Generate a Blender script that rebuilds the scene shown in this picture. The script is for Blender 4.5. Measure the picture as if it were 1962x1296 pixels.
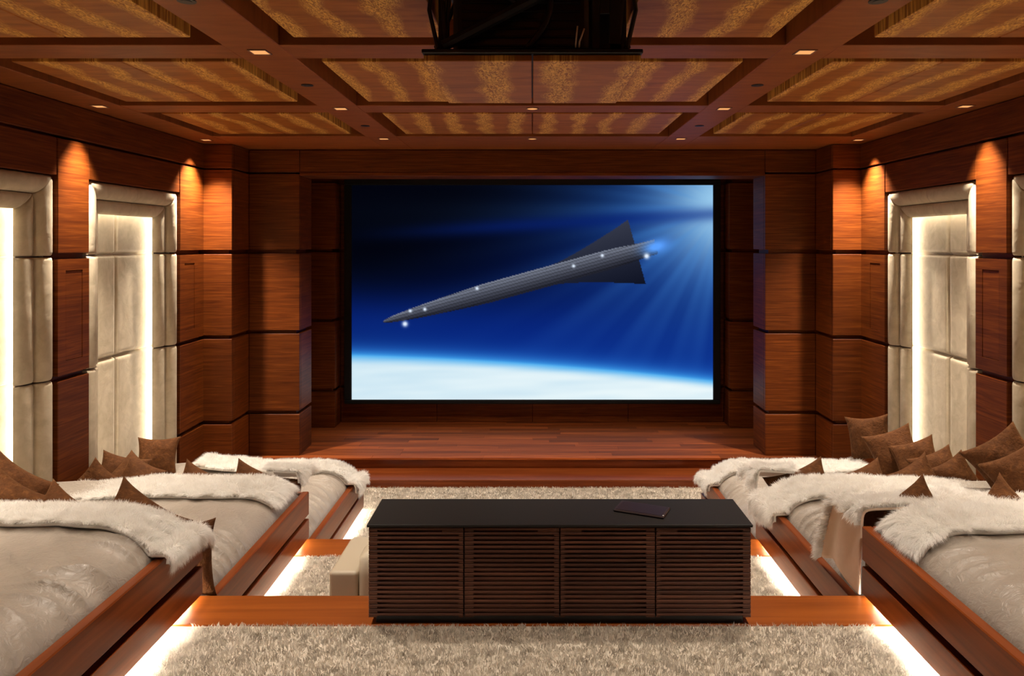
import bpy, math, random
import numpy as np
from mathutils import Matrix, Vector, Euler

# ------------------------------------------------------------------ clear
for o in list(bpy.data.objects):
    bpy.data.objects.remove(o, do_unlink=True)
scene = bpy.context.scene
COL = scene.collection
rng = np.random.default_rng(7)
random.seed(7)

# ------------------------------------------------------------------ camera
F = 1400.0                      # focal length in pixels of the 1962 px frame
CX, CY = 1020.0, 465.0          # vanishing point of the room axis
HC = 2.63                       # eye height above the lowest floor
cam = bpy.data.cameras.new('camera')
cam.sensor_width = 36.0
cam.lens = F / 1962.0 * 36.0
cam.shift_x = -(CX - 981.0) / 1962.0
cam.shift_y = -(648.0 - CY) / 1962.0
cam.clip_start = 0.05
cam_o = bpy.data.objects.new('camera', cam)
cam_o.location = (0, 0, HC)
cam_o.rotation_euler = (math.pi / 2, 0, 0)
COL.objects.link(cam_o)
scene.camera = cam_o

# ------------------------------------------------------------------ world, exposure
w = bpy.data.worlds.new('world')
scene.world = w
w.use_nodes = True
w.node_tree.nodes['Background'].inputs[0].default_value = (0.02, 0.012, 0.007, 1)
w.node_tree.nodes['Background'].inputs[1].default_value = 0.0
vs = scene.view_settings
vs.view_transform = 'Standard'
vs.look = 'None'
vs.exposure = -0.14
vs.gamma = 1.0
vs.use_curve_mapping = False

# light strengths
SPOT_W = 180.0          # downlights in the beams
WASH_W = 450.0          # downlights close to the wall piers
BED_LED = 170.0         # emission of the strips under the beds
NICHE_LED = 55.0       # emission of the strips behind the niche frames
SCREEN_E = 1.1
WARM = (1.0, 0.85, 0.70)
LEDC = (1.0, 0.91, 0.77)

# ------------------------------------------------------------------ helpers
def P(x, y, d):
    """photo pixel at depth d -> point in the room"""
    return ((x - CX) * d / F, d, HC - (y - CY) * d / F)

class MB:
    def __init__(self):
        self.v = []; self.f = []
    def add(self, vs_, fs):
        n = len(self.v)
        self.v += [tuple(p) for p in vs_]
        self.f += [tuple(i + n for i in q) for q in fs]
        return self
    def box(self, x0, x1, y0, y1, z0, z1):
        x0, x1 = min(x0, x1), max(x0, x1); y0, y1 = min(y0, y1), max(y0, y1)
        vs_ = [(x0,y0,z0),(x1,y0,z0),(x1,y1,z0),(x0,y1,z0),(x0,y0,z1),(x1,y0,z1),(x1,y1,z1),(x0,y1,z1)]
        return self.add(vs_, [(0,3,2,1),(4,5,6,7),(0,1,5,4),(1,2,6,5),(2,3,7,6),(3,0,4,7)])
    def cbox(self, x0, x1, y0, y1, z0, z1, c=0.003):
        """box with all edges chamfered: 3 vertices at each corner"""
        x0, x1 = min(x0, x1), max(x0, x1); y0, y1 = min(y0, y1), max(y0, y1)
        c = min(c, (x1-x0)*.45, (y1-y0)*.45, (z1-z0)*.45)
        V = []; idx = {}
        for i, X in enumerate((x0, x1)):
            for j, Y in enumerate((y0, y1)):
                for k, Z in enumerate((z0, z1)):
                    sx, sy, sz = (1-2*i)*c, (1-2*j)*c, (1-2*k)*c
                    idx[i,j,k,0] = len(V); V.append((X, Y+sy, Z+sz))
                    idx[i,j,k,1] = len(V); V.append((X+sx, Y, Z+sz))
                    idx[i,j,k,2] = len(V); V.append((X+sx, Y+sy, Z))
        Fs = []
        def face(ids, out):
            p = [np.array(V[i]) for i in ids]
            nrm = np.cross(p[1]-p[0], p[2]-p[0])
            Fs.append(tuple(ids) if np.dot(nrm, out) > 0 else tuple(reversed(ids)))
        for a in (0, 1):
            s = 2*a-1
            face([idx[a,0,0,0], idx[a,1,0,0], idx[a,1,1,0], idx[a,0,1,0]], (s,0,0))
            face([idx[0,a,0,1], idx[1,a,0,1], idx[1,a,1,1], idx[0,a,1,1]], (0,s,0))
            face([idx[0,0,a,2], idx[1,0,a,2], idx[1,1,a,2], idx[0,1,a,2]], (0,0,s))
        for a in (0, 1):
            for b in (0, 1):
                sa, sb = 2*a-1, 2*b-1
                face([idx[a,b,0,0], idx[a,b,0,1], idx[a,b,1,1], idx[a,b,1,0]], (sa,sb,0))
                face([idx[a,0,b,0], idx[a,0,b,2], idx[a,1,b,2], idx[a,1,b,0]], (sa,0,sb))
                face([idx[0,a,b,1], idx[0,a,b,2], idx[1,a,b,2], idx[1,a,b,1]], (0,sa,sb))
                for k in (0, 1):
                    face([idx[a,b,k,0], idx[a,b,k,1], idx[a,b,k,2]], (sa,sb,2*k-1))
        return self.add(V, Fs)
    def tube(self, pts, r, n=8):
        pts = [Vector(p) for p in pts]
        rings = []
        for i, p in enumerate(pts):
            t = (pts[min(i+1, len(pts)-1)] - pts[max(i-1, 0)]).normalized()
            a = t.orthogonal().normalized() if i == 0 else (pa - t*pa.dot(t)).normalized()
            pa = a
            b = t.cross(a)
            rr = r[i] if isinstance(r, (list, tuple)) else r
            rings.append([p + (a*math.cos(2*math.pi*k/n) + b*math.sin(2*math.pi*k/n))*rr for k in range(n)])
        V = [q for ring in rings for q in ring]
        Fs = []
        for i in range(len(pts)-1):
            for k in range(n):
                Fs.append((i*n+k, i*n+(k+1) % n, (i+1)*n+(k+1) % n, (i+1)*n+k))
        Fs.append(tuple(reversed(range(n)))); Fs.append(tuple((len(pts)-1)*n+k for k in range(n)))
        return self.add(V, Fs)
    def disc(self, c, r, h, n=20, axis='z'):
        c = Vector(c)
        d = {'z': Vector((0,0,h)), 'y': Vector((0,h,0)), 'x': Vector((h,0,0))}[axis]
        return self.tube([c, c+d], r, n)
    def mesh(self, name, smooth=False):
        me = bpy.data.meshes.new(name)
        me.from_pydata(self.v, [], self.f)
        if smooth:
            me.polygons.foreach_set('use_smooth', [True]*len(me.polygons))
        me.update()
        return me
    def build(self, name, mat, parent=None, smooth=False):
        return link(name, self.mesh(name, smooth), mat, parent)

def link(name, me, mat, parent=None):
    if mat is not None and not me.materials:
        me.materials.append(mat)
    o = bpy.data.objects.new(name, me)
    COL.objects.link(o)
    if parent is not None:
        o.parent = parent
    return o

def np_mesh(name, V, quads=None, tris=None, smooth=True):
    me = bpy.data.meshes.new(name)
    V = np.asarray(V, np.float32)
    nq = 0 if quads is None else len(quads)
    nt = 0 if tris is None else len(tris)
    me.vertices.add(len(V)); me.vertices.foreach_set('co', V.ravel())
    li = []
    if nq: li.append(np.asarray(quads, np.int32).ravel())
    if nt: li.append(np.asarray(tris, np.int32).ravel())
    li = np.concatenate(li)
    me.loops.add(len(li)); me.loops.foreach_set('vertex_index', li)
    me.polygons.add(nq+nt)
    st = np.concatenate([np.arange(nq)*4, nq*4+np.arange(nt)*3]).astype(np.int32)
    me.polygons.foreach_set('loop_start', st)
    me.polygons.foreach_set('use_smooth', np.full(nq+nt, smooth))
    me.update(calc_edges=True)
    return me

def grid_quads(nu, nv, off=0, flip=False):
    i, j = np.meshgrid(np.arange(nu-1), np.arange(nv-1), indexing='ij')
    a = (i*nv+j).ravel()+off
    q = np.stack([a, a+nv, a+nv+1, a+1], 1)
    return q[:, ::-1] if flip else q

def tag(o, label=None, cat=None, group=None, kind=None):
    if label: o['label'] = label
    if cat: o['category'] = cat
    if group: o['group'] = group
    if kind: o['kind'] = kind
    return o

def empty(name, loc=(0,0,0)):
    o = bpy.data.objects.new(name, None)
    o.empty_display_size = 0.05
    o.location = loc
    COL.objects.link(o)
    return o

def at(o, root):
    """parts are modelled in room coordinates: keep them there under a root that stands elsewhere"""
    o.parent = root
    o.matrix_parent_inverse = Matrix.Translation(root.location).inverted()
    return o

class SinNoise:
    """cheap smooth noise in -1..1"""
    def __init__(self, seed, n=7):
        r = np.random.default_rng(seed)
        a = r.uniform(0, 2*np.pi, n); k = r.uniform(.6, 1.6, n)
        self.kx, self.ky, self.p = k*np.cos(a), k*np.sin(a), r.uniform(0, 6.28, n)
    def __call__(self, x, y):
        s = 0
        for kx, ky, p in zip(self.kx, self.ky, self.p):
            s = s + np.sin(kx*x+ky*y+p+.8*np.sin(.7*ky*x-.9*kx*y+2*p))
        return s/len(self.p)*1.6

# ------------------------------------------------------------------ materials
def new_mat(name):
    m = bpy.data.materials.new(name); m.use_nodes = True
    nt = m.node_tree
    return m, nt, nt.nodes['Principled BSDF']

def set_in(b, **kw):
    for k, v in kw.items():
        k = k.replace('_', ' ')
        if k in b.inputs: b.inputs[k].default_value = v

def srgb(r, g, b):
    f = lambda c: c/12.92 if c <= .04045 else ((c+.055)/1.055)**2.4
    return (f(r/255), f(g/255), f(b/255), 1)

def ramp(nt, stops):
    n = nt.nodes.new('ShaderNodeValToRGB')
    e = n.color_ramp.elements
    e[0].position, e[0].color = stops[0]
    e[1].position, e[1].color = stops[-1]
    for p, c in stops[1:-1]:
        x = e.new(p); x.color = c
    return n

def pos_map(nt, scale):
    g = nt.nodes.new('ShaderNodeNewGeometry')
    m = nt.nodes.new('ShaderNodeMapping'); m.inputs['Scale'].default_value = scale
    nt.links.new(g.outputs['Position'], m.inputs['Vector'])
    return m

def noise(nt, vec, scale=1.0, detail=4.0, dist=0.0, rough=.55):
    n = nt.nodes.new('ShaderNodeTexNoise')
    n.inputs['Scale'].default_value = scale; n.inputs['Detail'].default_value = detail
    n.inputs['Distortion'].default_value = dist; n.inputs['Roughness'].default_value = rough
    if vec is not None: nt.links.new(vec, n.inputs['Vector'])
    return n

def bump(nt, b, h, strength=.2, dist=.01):
    n = nt.nodes.new('ShaderNodeBump')
    n.inputs['Strength'].default_value = strength; n.inputs['Distance'].default_value = dist
    nt.links.new(h, n.inputs['Height']); nt.links.new(n.outputs['Normal'], b.inputs['Normal'])

def wood(name, dark, mid, light, scale, rough=.38, vary=.25, bmp=.06, coat=0.0, dist=.6):
    m, nt, b = new_mat(name)
    mp = pos_map(nt, scale)
    n = noise(nt, mp.outputs[0], 1.0, 5.0, dist)
    r = ramp(nt, [(.30, dark), (.52, mid), (.74, light)])
    nt.links.new(n.outputs['Fac'], r.inputs['Fac'])
    oi = nt.nodes.new('ShaderNodeObjectInfo')
    mr = nt.nodes.new('ShaderNodeMapRange')
    mr.inputs['To Min'].default_value = 1-vary; mr.inputs['To Max'].default_value = 1+vary
    nt.links.new(oi.outputs['Random'], mr.inputs['Value'])
    hs = nt.nodes.new('ShaderNodeHueSaturation')
    nt.links.new(mr.outputs[0], hs.inputs['Value']); nt.links.new(r.outputs[0], hs.inputs['Color'])
    nt.links.new(hs.outputs[0], b.inputs['Base Color'])
    set_in(b, Roughness=rough)
    b.inputs['Specular IOR Level'].default_value = .18
    b.inputs['Coat Weight'].default_value = coat; b.inputs['Coat Roughness'].default_value = .2
    bump(nt, b, n.outputs['Fac'], bmp, .004)
    return m

def plain(name, col, rough=.6, metal=0.0, bscale=None, bstr=.1, vary=None, sheen=0.0, vscale=6.0):
    m, nt, b = new_mat(name)
    set_in(b, Base_Color=col, Roughness=rough, Metallic=metal)
    if sheen:
        b.inputs['Sheen Weight'].default_value = sheen
        b.inputs['Sheen Roughness'].default_value = .4
    g = pos_map(nt, (1, 1, 1))
    if vary:
        n = noise(nt, g.outputs[0], vscale, 4)
        r = ramp(nt, [(.3, vary), (.7, col)])
        nt.links.new(n.outputs['Fac'], r.inputs['Fac']); nt.links.new(r.outputs[0], b.inputs['Base Color'])
    if bscale:
        n2 = noise(nt, g.outputs[0], bscale, 3)
        bump(nt, b, n2.outputs['Fac'], bstr, .005)
    return m

def emit(name, col, strength):
    m = bpy.data.materials.new(name); m.use_nodes = True
    nt = m.node_tree; nt.nodes.clear()
    e = nt.nodes.new('ShaderNodeEmission'); o = nt.nodes.new('ShaderNodeOutputMaterial')
    e.inputs[0].default_value = (*col[:3], 1); e.inputs[1].default_value = strength
    nt.links.new(e.outputs[0], o.inputs[0])
    return m

M = {}
M['wall_wood'] = wood('sapele_panel', (.080,.0160,.0018,1), (.138,.031,.0034,1), (.215,.056,.0068,1), (2.2, 2.2, 55), .50, .16)
M['beam'] = wood('beam_wood', (.20,.055,.011,1), (.25,.070,.015,1), (.30,.087,.020,1), (3, 14, 3), .5, .08, .02)
M['rail'] = wood('rail_wood', (.13,.028,.006,1), (.19,.044,.009,1), (.25,.064,.015,1), (30, 1.2, 30), .30, .08, .03)
M['nosing'] = wood('nosing_wood', (.21,.050,.006,1), (.27,.067,.0085,1), (.33,.088,.012,1), (1.0, 18, 18), .35, .06, .03)
M['plank'] = wood('stage_plank', (.17,.036,.007,1), (.26,.060,.011,1), (.38,.098,.020,1), (1.6, 40, 30), .6, .40, .03)
M['step'] = wood('step_wood', (.13,.026,.006,1), (.19,.042,.009,1), (.26,.066,.014,1), (1.2, 30, 30), .33, .12, .03)
M['cab'] = wood('walnut_dark', (.045,.015,.008,1), (.072,.025,.013,1), (.105,.038,.020,1), (1.0, 9, 9), .55, .22, .01)
M['cabtop'] = plain('black_glass_top', (.010,.008,.007,1), .55)
M['cabtop'].node_tree.nodes['Principled BSDF'].inputs['Specular IOR Level'].default_value = .22
M['black'] = plain('black_metal', (.006,.006,.0065,1), .5)
M['blackgloss'] = plain('black_plastic', (.010,.010,.011,1), .3)
M['matteblack'] = plain('screen_border_velvet', (.002,.002,.002,1), .9)
M['hide'] = plain('sheepskin_back', (.92,.74,.58,1), .8, bscale=40, bstr=.2, vary=(.84,.62,.46,1))
M['leather'] = plain('sofa_leather', (.52,.45,.33,1), .45, bscale=120, bstr=.1)
M['carpet_base'] = plain('carpet_base', (.70,.64,.54,1), .95)
M['white_plastic'] = plain('white_plastic', (.7,.7,.68,1), .4)
M['fur_base'] = plain('fur_base', (.92,.89,.84,1), .95)
M['tablet'] = plain('tablet_case', (.020,.006,.006,1), .45)

def suede():
    m, nt, b = new_mat('niche_suede')
    g = pos_map(nt, (1, 1, 1))
    n = noise(nt, g.outputs[0], 9, 5, .8)
    r = ramp(nt, [(.25, (.44,.37,.25,1)), (.6, (.57,.485,.345,1)), (.8, (.64,.56,.41,1))])
    nt.links.new(n.outputs['Fac'], r.inputs['Fac']); nt.links.new(r.outputs[0], b.inputs['Base Color'])
    set_in(b, Roughness=.75)
    n2 = noise(nt, g.outputs[0], 5, 3, .6)
    bump(nt, b, n2.outputs['Fac'], .35, .02)
    return m
M['suede'] = suede()

def velvet():
    m, nt, b = new_mat('brown_velvet')
    g = pos_map(nt, (1, 1, 1))
    n = noise(nt, g.outputs[0], 26, 8, .4, .7)
    r = ramp(nt, [(.28, (.055,.019,.006,1)), (.55, (.095,.036,.011,1)), (.80, (.19,.078,.023,1))])
    nt.links.new(n.outputs['Fac'], r.inputs['Fac']); nt.links.new(r.outputs[0], b.inputs['Base Color'])
    set_in(b, Roughness=.8)
    b.inputs['Sheen Weight'].default_value = .15; b.inputs['Sheen Roughness'].default_value = .35
    b.inputs['Sheen Tint'].default_value = (.8, .45, .2, 1)
    b.inputs['Specular IOR Level'].default_value = .12
    n2 = noise(nt, g.outputs[0], 45, 4, .5)
    bump(nt, b, n2.outputs['Fac'], .7, .012)
    return m
M['velvet'] = velvet()

def satin():
    m, nt, b = new_mat('champagne_satin')
    g = pos_map(nt, (1, 1, 1))
    n = noise(nt, g.outputs[0], 5, 4)
    r = ramp(nt, [(.3, (.305,.262,.214,1)), (.7, (.375,.328,.274,1))])
    nt.links.new(n.outputs['Fac'], r.inputs['Fac']); nt.links.new(r.outputs[0], b.inputs['Base Color'])
    set_in(b, Roughness=.36)
    b.inputs['Sheen Weight'].default_value = .2
    n2 = noise(nt, g.outputs[0], 20, 5, 2.2)
    bump(nt, b, n2.outputs['Fac'], .45, .014)
    return m
M['satin'] = satin()

def furmat(name, a, c, trans=.45):
    m, nt, b = new_mat(name)
    g = pos_map(nt, (1, 1, 1))
    n = noise(nt, g.outputs[0], 14, 3)
    r = ramp(nt, [(.3, a), (.65, c)])
    nt.links.new(n.outputs['Fac'], r.inputs['Fac']); nt.links.new(r.outputs[0], b.inputs['Base Color'])
    set_in(b, Roughness=.7)
    b.inputs['Specular IOR Level'].default_value = .2
    t = nt.nodes.new('ShaderNodeBsdfTranslucent'); nt.links.new(r.outputs[0], t.inputs['Color'])
    x = nt.nodes.new('ShaderNodeMixShader'); x.inputs[0].default_value = trans
    nt.links.new(b.outputs[0], x.inputs[1]); nt.links.new(t.outputs[0], x.inputs[2])
    nt.links.new(x.outputs[0], nt.nodes['Material Output'].inputs['Surface'])
    return m
M['fur'] = furmat('white_fur', (.93,.91,.87,1), (.97,.96,.93,1), .5)
M['pile'] = furmat('cream_pile', (.44,.40,.335,1), (.80,.75,.67,1), .4)

def gold_panel():
    m, nt, b = new_mat('figured_gold_panel')
    g = pos_map(nt, (1, 1, 1))
    L = nt.links.new
    # broad light bands across the panel, wandering
    nb = noise(nt, g.outputs[0], 2.5, 3, .3)
    wv = nt.nodes.new('ShaderNodeTexWave'); wv.bands_direction = 'X'
    wv.inputs['Scale'].default_value = 1.15; wv.inputs['Distortion'].default_value = 2.8
    wv.inputs['Detail'].default_value = 2; wv.inputs['Detail Scale'].default_value = 2.0
    L(g.outputs[0], wv.inputs['Vector'])
    # fine crinkle, drawn out along the grain
    mp = pos_map(nt, (70, 20, 1))
    nf = noise(nt, mp.outputs[0], 1.0, 3, 1.8, .6)
    mp2 = pos_map(nt, (3, 16, 1))
    ng = noise(nt, mp2.outputs[0], 1.0, 5, .8)
    band = ramp(nt, [(.40, (0,0,0,1)), (.92, (1,1,1,1))]); L(wv.outputs['Fac'], band.inputs['Fac'])
    base = ramp(nt, [(.3, (.23,.066,.009,1)), (.7, (.40,.135,.021,1))]); L(ng.outputs['Fac'], base.inputs['Fac'])
    fine = ramp(nt, [(.40, (.32,.11,.014,1)), (.60, (.98,.56,.12,1))]); L(nf.outputs['Fac'], fine.inputs['Fac'])
    mx = nt.nodes.new('ShaderNodeMix'); mx.data_type = 'RGBA'
    mul = nt.nodes.new('ShaderNodeMath'); mul.operation = 'MULTIPLY'
    L(band.outputs[0], mul.inputs[0]); mul.inputs[1].default_value = .78
    L(mul.outputs[0], mx.inputs['Factor']); L(base.outputs[0], mx.inputs['A']); L(fine.outputs[0], mx.inputs['B'])
    L(mx.outputs['Result'], b.inputs['Base Color'])
    set_in(b, Roughness=.5)
    b.inputs['Specular IOR Level'].default_value = .2
    hm = nt.nodes.new('ShaderNodeMath'); hm.operation = 'MULTIPLY'
    L(nf.outputs['Fac'], hm.inputs[0]); L(band.outputs[0], hm.inputs[1])
    bump(nt, b, hm.outputs[0], .5, .01)
    return m
M['gold'] = gold_panel()
M['led'] = emit('led_strip_light', LEDC, BED_LED)
M['niche_led'] = emit('niche_strip_light', LEDC, NICHE_LED)
M['lens'] = emit('downlight_lens', (1.0, .44, .15), 1.1)
M['trim'] = plain('downlight_trim', (.22,.10,.05,1), .4)

# ------------------------------------------------------------------ levels
ZC, ZB, ZA = 0.0, 0.41, 0.83          # lowest, middle and upper floor
Y_AB, Y_BC = 3.68, 5.42               # edges of the tiers
ZCEIL = 3.68                          # underside of the beams
XW = 3.50                             # face of the wall piers
ROWS = [(0.0, .69), (.73, 1.60), (1.64, 2.505), (2.55, 3.405)]
CORN = (3.425, 3.675)
S1, S2 = 2.5275, 1.62                 # seam heights
YB0 = -1.5                            # wall behind the camera

def structure(o):
    o['kind'] = 'structure'
    return o

# floors
structure(MB().box(-3.85, 3.85, Y_BC, 9.9, -.15, ZC).build('floor', M['carpet_base']))
structure(MB().box(-3.85, 3.85, Y_AB, Y_BC, -.15, ZB).build('floor_middle', M['carpet_base']))
structure(MB().box(-3.85, 3.85, YB0, Y_AB, -.15, ZA).build('floor_upper', M['carpet_base']))
# wooden nosings of the two steps, with their riser boards
for i, (y0, y1, z) in enumerate(((3.405, Y_AB, ZA), (5.137, Y_BC, ZB))):
    t = MB().cbox(-1.72, 1.72, y0, y1+.012, z-.02, z+.016, .004)
    t.cbox(-1.72, 1.72, y1, y1+.010, z-.40, z-.022, .002)
    structure(t.build('trim_%d' % (i+1), M['nosing']))

# stage: two steps and plank floor
st = structure(MB().box(-3.2, 3.2, 7.81, 8.19, 0, .085).box(-3.2, 3.2, 8.19, 9.80, 0, .20).build('floor_stage', M['step']))
MB().cbox(-3.2, 3.2, 7.79, 8.20, .080, .10, .004).build('tread', M['step'], st)
MB().cbox(-3.2, 3.2, 7.80, 7.812, .0, .079, .002).build('riser', M['step'], st)
MB().cbox(-3.2, 3.2, 8.195, 8.207, .10, .190, .002).build('riser', M['step'], st)
PW = .092
rowsY = [8.165 + PW*k for k in range(18)]
lens_pool = [1.15, 1.4, .9, 1.7, 1.25]
pmesh = {L: MB().cbox(0, L, 0, PW-.0015, 0, .022, .0012).mesh('plank') for L in lens_pool}
r2 = random.Random(3)
for y in rowsY:
    x = -3.2
    while x < 3.2:
        L = r2.choice(lens_pool)
        if x + L > 3.2:
            L = 3.2 - x
            if L < .12: break
            me = MB().cbox(0, L, 0, PW-.0015, 0, .022, .0012).mesh('plank')
        else:
            me = pmesh[L]
        o = link('plank', me, M['plank'], st)
        o.location = (x, y, .20)
        x += L + .0015

# ------------------------------------------------------------------ side walls
PIERS = [(1.55, 1.95), (3.47, 3.87), (5.39, 5.77), (7.26, 7.78)]
NICHES = [(1.975, 3.445, 1.20), (3.895, 5.365, .80), (5.795, 7.235, .40)]
NZT = 3.12

def side_wall(s, name):
    m = MB()
    c = .052
    def b(xa, xb, *a): m.box(s*xa, s*xb, *a)
    b(3.80, 3.95, YB0, 9.9, 0, 3.95)                                   # back of the niches
    for a, e in PIERS: b(XW+c, 3.80, a, e-.002 if e < 7 else e, 0, ZCEIL)
    b(XW+c, 3.80, YB0, 1.55, 0, ZCEIL)
    b(XW+c, 3.80, 1.55, 7.78, NZT+.012, ZCEIL)                         # header over niches
    for a, e, zb in NICHES: b(XW+c, 3.80, a-.03, e+.03, 0, zb)
    b(3.2+c, 3.80, 7.78+c, 9.9, 0, ZCEIL+.15)                          # stage reveal
    b(2.63+c, 3.3, 8.25+c, 8.70-c, .20, ZCEIL)                         # stage pillar
    b(2.565+c, 3.3, 9.50+c, 9.9, .20, ZCEIL)                           # pilaster beside screen
    wall = structure(m.build(name, M['wall_wood']))
    W = M['wall_wood']
    def panel(xa, xb, y0, y1, z0, z1, nm='panel'):
        return MB().cbox(s*xa, s*xb, y0, y1, z0, z1, .004).build(nm, W, wall)
    for i, (a, e) in enumerate(PIERS):
        for k, (z0, z1) in enumerate(ROWS):
            if k == 2:                                                  # panel with a shallow inset leaf
                wd = e-a if e < 7 else .40
                f = MB(); p0, p1 = a+wd*.24, a+wd*.78
                q0, q1 = z0+.10, z1-.085
                for (ya, yb, za, zb) in ((a, e, q1, z1), (a, e, z0, q0), (a, p0, q0, q1), (p1, e, q0, q1)):
                    f.box(s*XW, s*(XW+.055), ya, yb, za, zb)
                o = f.build('panel', W, wall)
                MB().cbox(s*(XW+.003), s*(XW+.055), p0+.003, p1-.003, q0+.003, q1-.003, .003).build('inset_leaf', W, o)
            else:
                panel(XW, XW+.055, a, e, z0, z1)
    ys = [YB0, .05, 1.54]
    for y0, y1 in zip(ys, ys[1:]):
        for (z0, z1) in ROWS: panel(XW, XW+.055, y0+.006, y1-.006, z0, z1)
    for a, e, zb in NICHES:
        panel(XW+.004, XW+.056, a-.02, e+.02, NZT+.008, ROWS[3][1], 'header_panel')
    for y0, y1 in ((YB0, 3.138), (3.14, 7.78)):
        panel(XW-.006, XW+.055, y0, y1, CORN[0], CORN[1], 'cornice_panel')
    # faces of the stage opening
    for (z0, z1) in ROWS + [CORN]:
        panel(3.2, XW+.05, 7.78, 7.835, z0, z1)
        panel(3.2, 3.255, 7.837, 8.25, z0, z1)
        panel(2.63, 3.198, 8.25, 8.305, max(z0, .224), z1)
        panel(2.63, 2.685, 8.307, 8.70, max(z0, .224), z1)
        if z1 < 3.5:
            panel(2.565, 3.2, 9.50, 9.555, max(z0, .224), z1)
            panel(2.565, 2.62, 9.557, 9.779, max(z0, .224), z1)
    return wall

side_wall(-1, 'wall_left')
side_wall(1, 'wall_right')

# wall behind the screen and header over the stage
wf = structure(MB().box(-3.3, 3.3, 9.832, 9.95, 0, 3.95).box(-3.2, 3.2, 8.304, 8.68, 3.43, 3.70).build('wall_front', M['wall_wood']))
for (z0, z1) in ROWS:
    for x0, x1 in ((-2.56, -1.28), (-1.276, 0), (.004, 1.28), (1.284, 2.56)):
        MB().cbox(x0, x1, 9.78, 9.834, max(z0, .224), z1, .004).build('panel', M['wall_wood'], wf)
for x0, x1 in ((-2.626, 2.626),):
    MB().cbox(x0, x1, 8.25, 8.305, CORN[0], CORN[1], .004).build('header_panel', M['wall_wood'], wf)
MB().cbox(-2.626, 2.626, 8.245, 8.70, 3.385, 3.424, .004).build('header_strip', M['wall_wood'], wf)
wb = structure(MB().box(-3.85, 3.85, YB0-.15, YB0-.02, 0, 3.95).build('wall_back', M['wall_wood']))
for x0 in np.arange(-3.4, 3.4, 1.7):
    for (z0, z1) in ROWS + [CORN]:
        if z1 > 1: MB().cbox(x0+.006, x0+1.694, YB0-.02, YB0, max(z0, .84), z1, .004).build('panel', M['wall_wood'], wb)

# ------------------------------------------------------------------ padded niches
def pad_mesh(name, w_, h_, t, n=11, r=.035, seed=0):
    """upholstered pad in the local yz plane, bulging towards +x; w along y, h along z"""
    nz = SinNoise(seed)
    ax = lambda L, k: np.unique(np.concatenate([np.linspace(0, min(r*1.6, L*.4), 4), np.linspace(min(r*1.6, L*.4), L-min(r*1.6, L*.4), k), np.linspace(L-min(r*1.6, L*.4), L, 4)]).round(6))
    a, b_ = ax(w_, n), ax(h_, n)
    Yg, Zg = np.meshgrid(a, b_, indexing='ij')
    e = np.minimum(np.minimum(Yg, w_-Yg), np.minimum(Zg, h_-Zg))
    q = np.clip(e/r, 0, 1)
    X = t*np.sqrt(1-(1-q)**2) + .004*nz(Yg*9, Zg*4)*q
    V = np.stack([X, Yg, Zg], -1).reshape(-1, 3)
    return np_mesh(name, V, grid_quads(len(a), len(b_)))

PROF1 = [(.0,.12),(.0,.035),(.008,.018),(.03,.006),(.06,.004),(.095,.014),(.122,.034),(.133,.055),(.135,.12)]
PROF2 = [(.137,.12),(.138,.075),(.146,.064),(.17,.060),(.205,.068),(.235,.085),(.250,.105),(.252,.135)]

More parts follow.
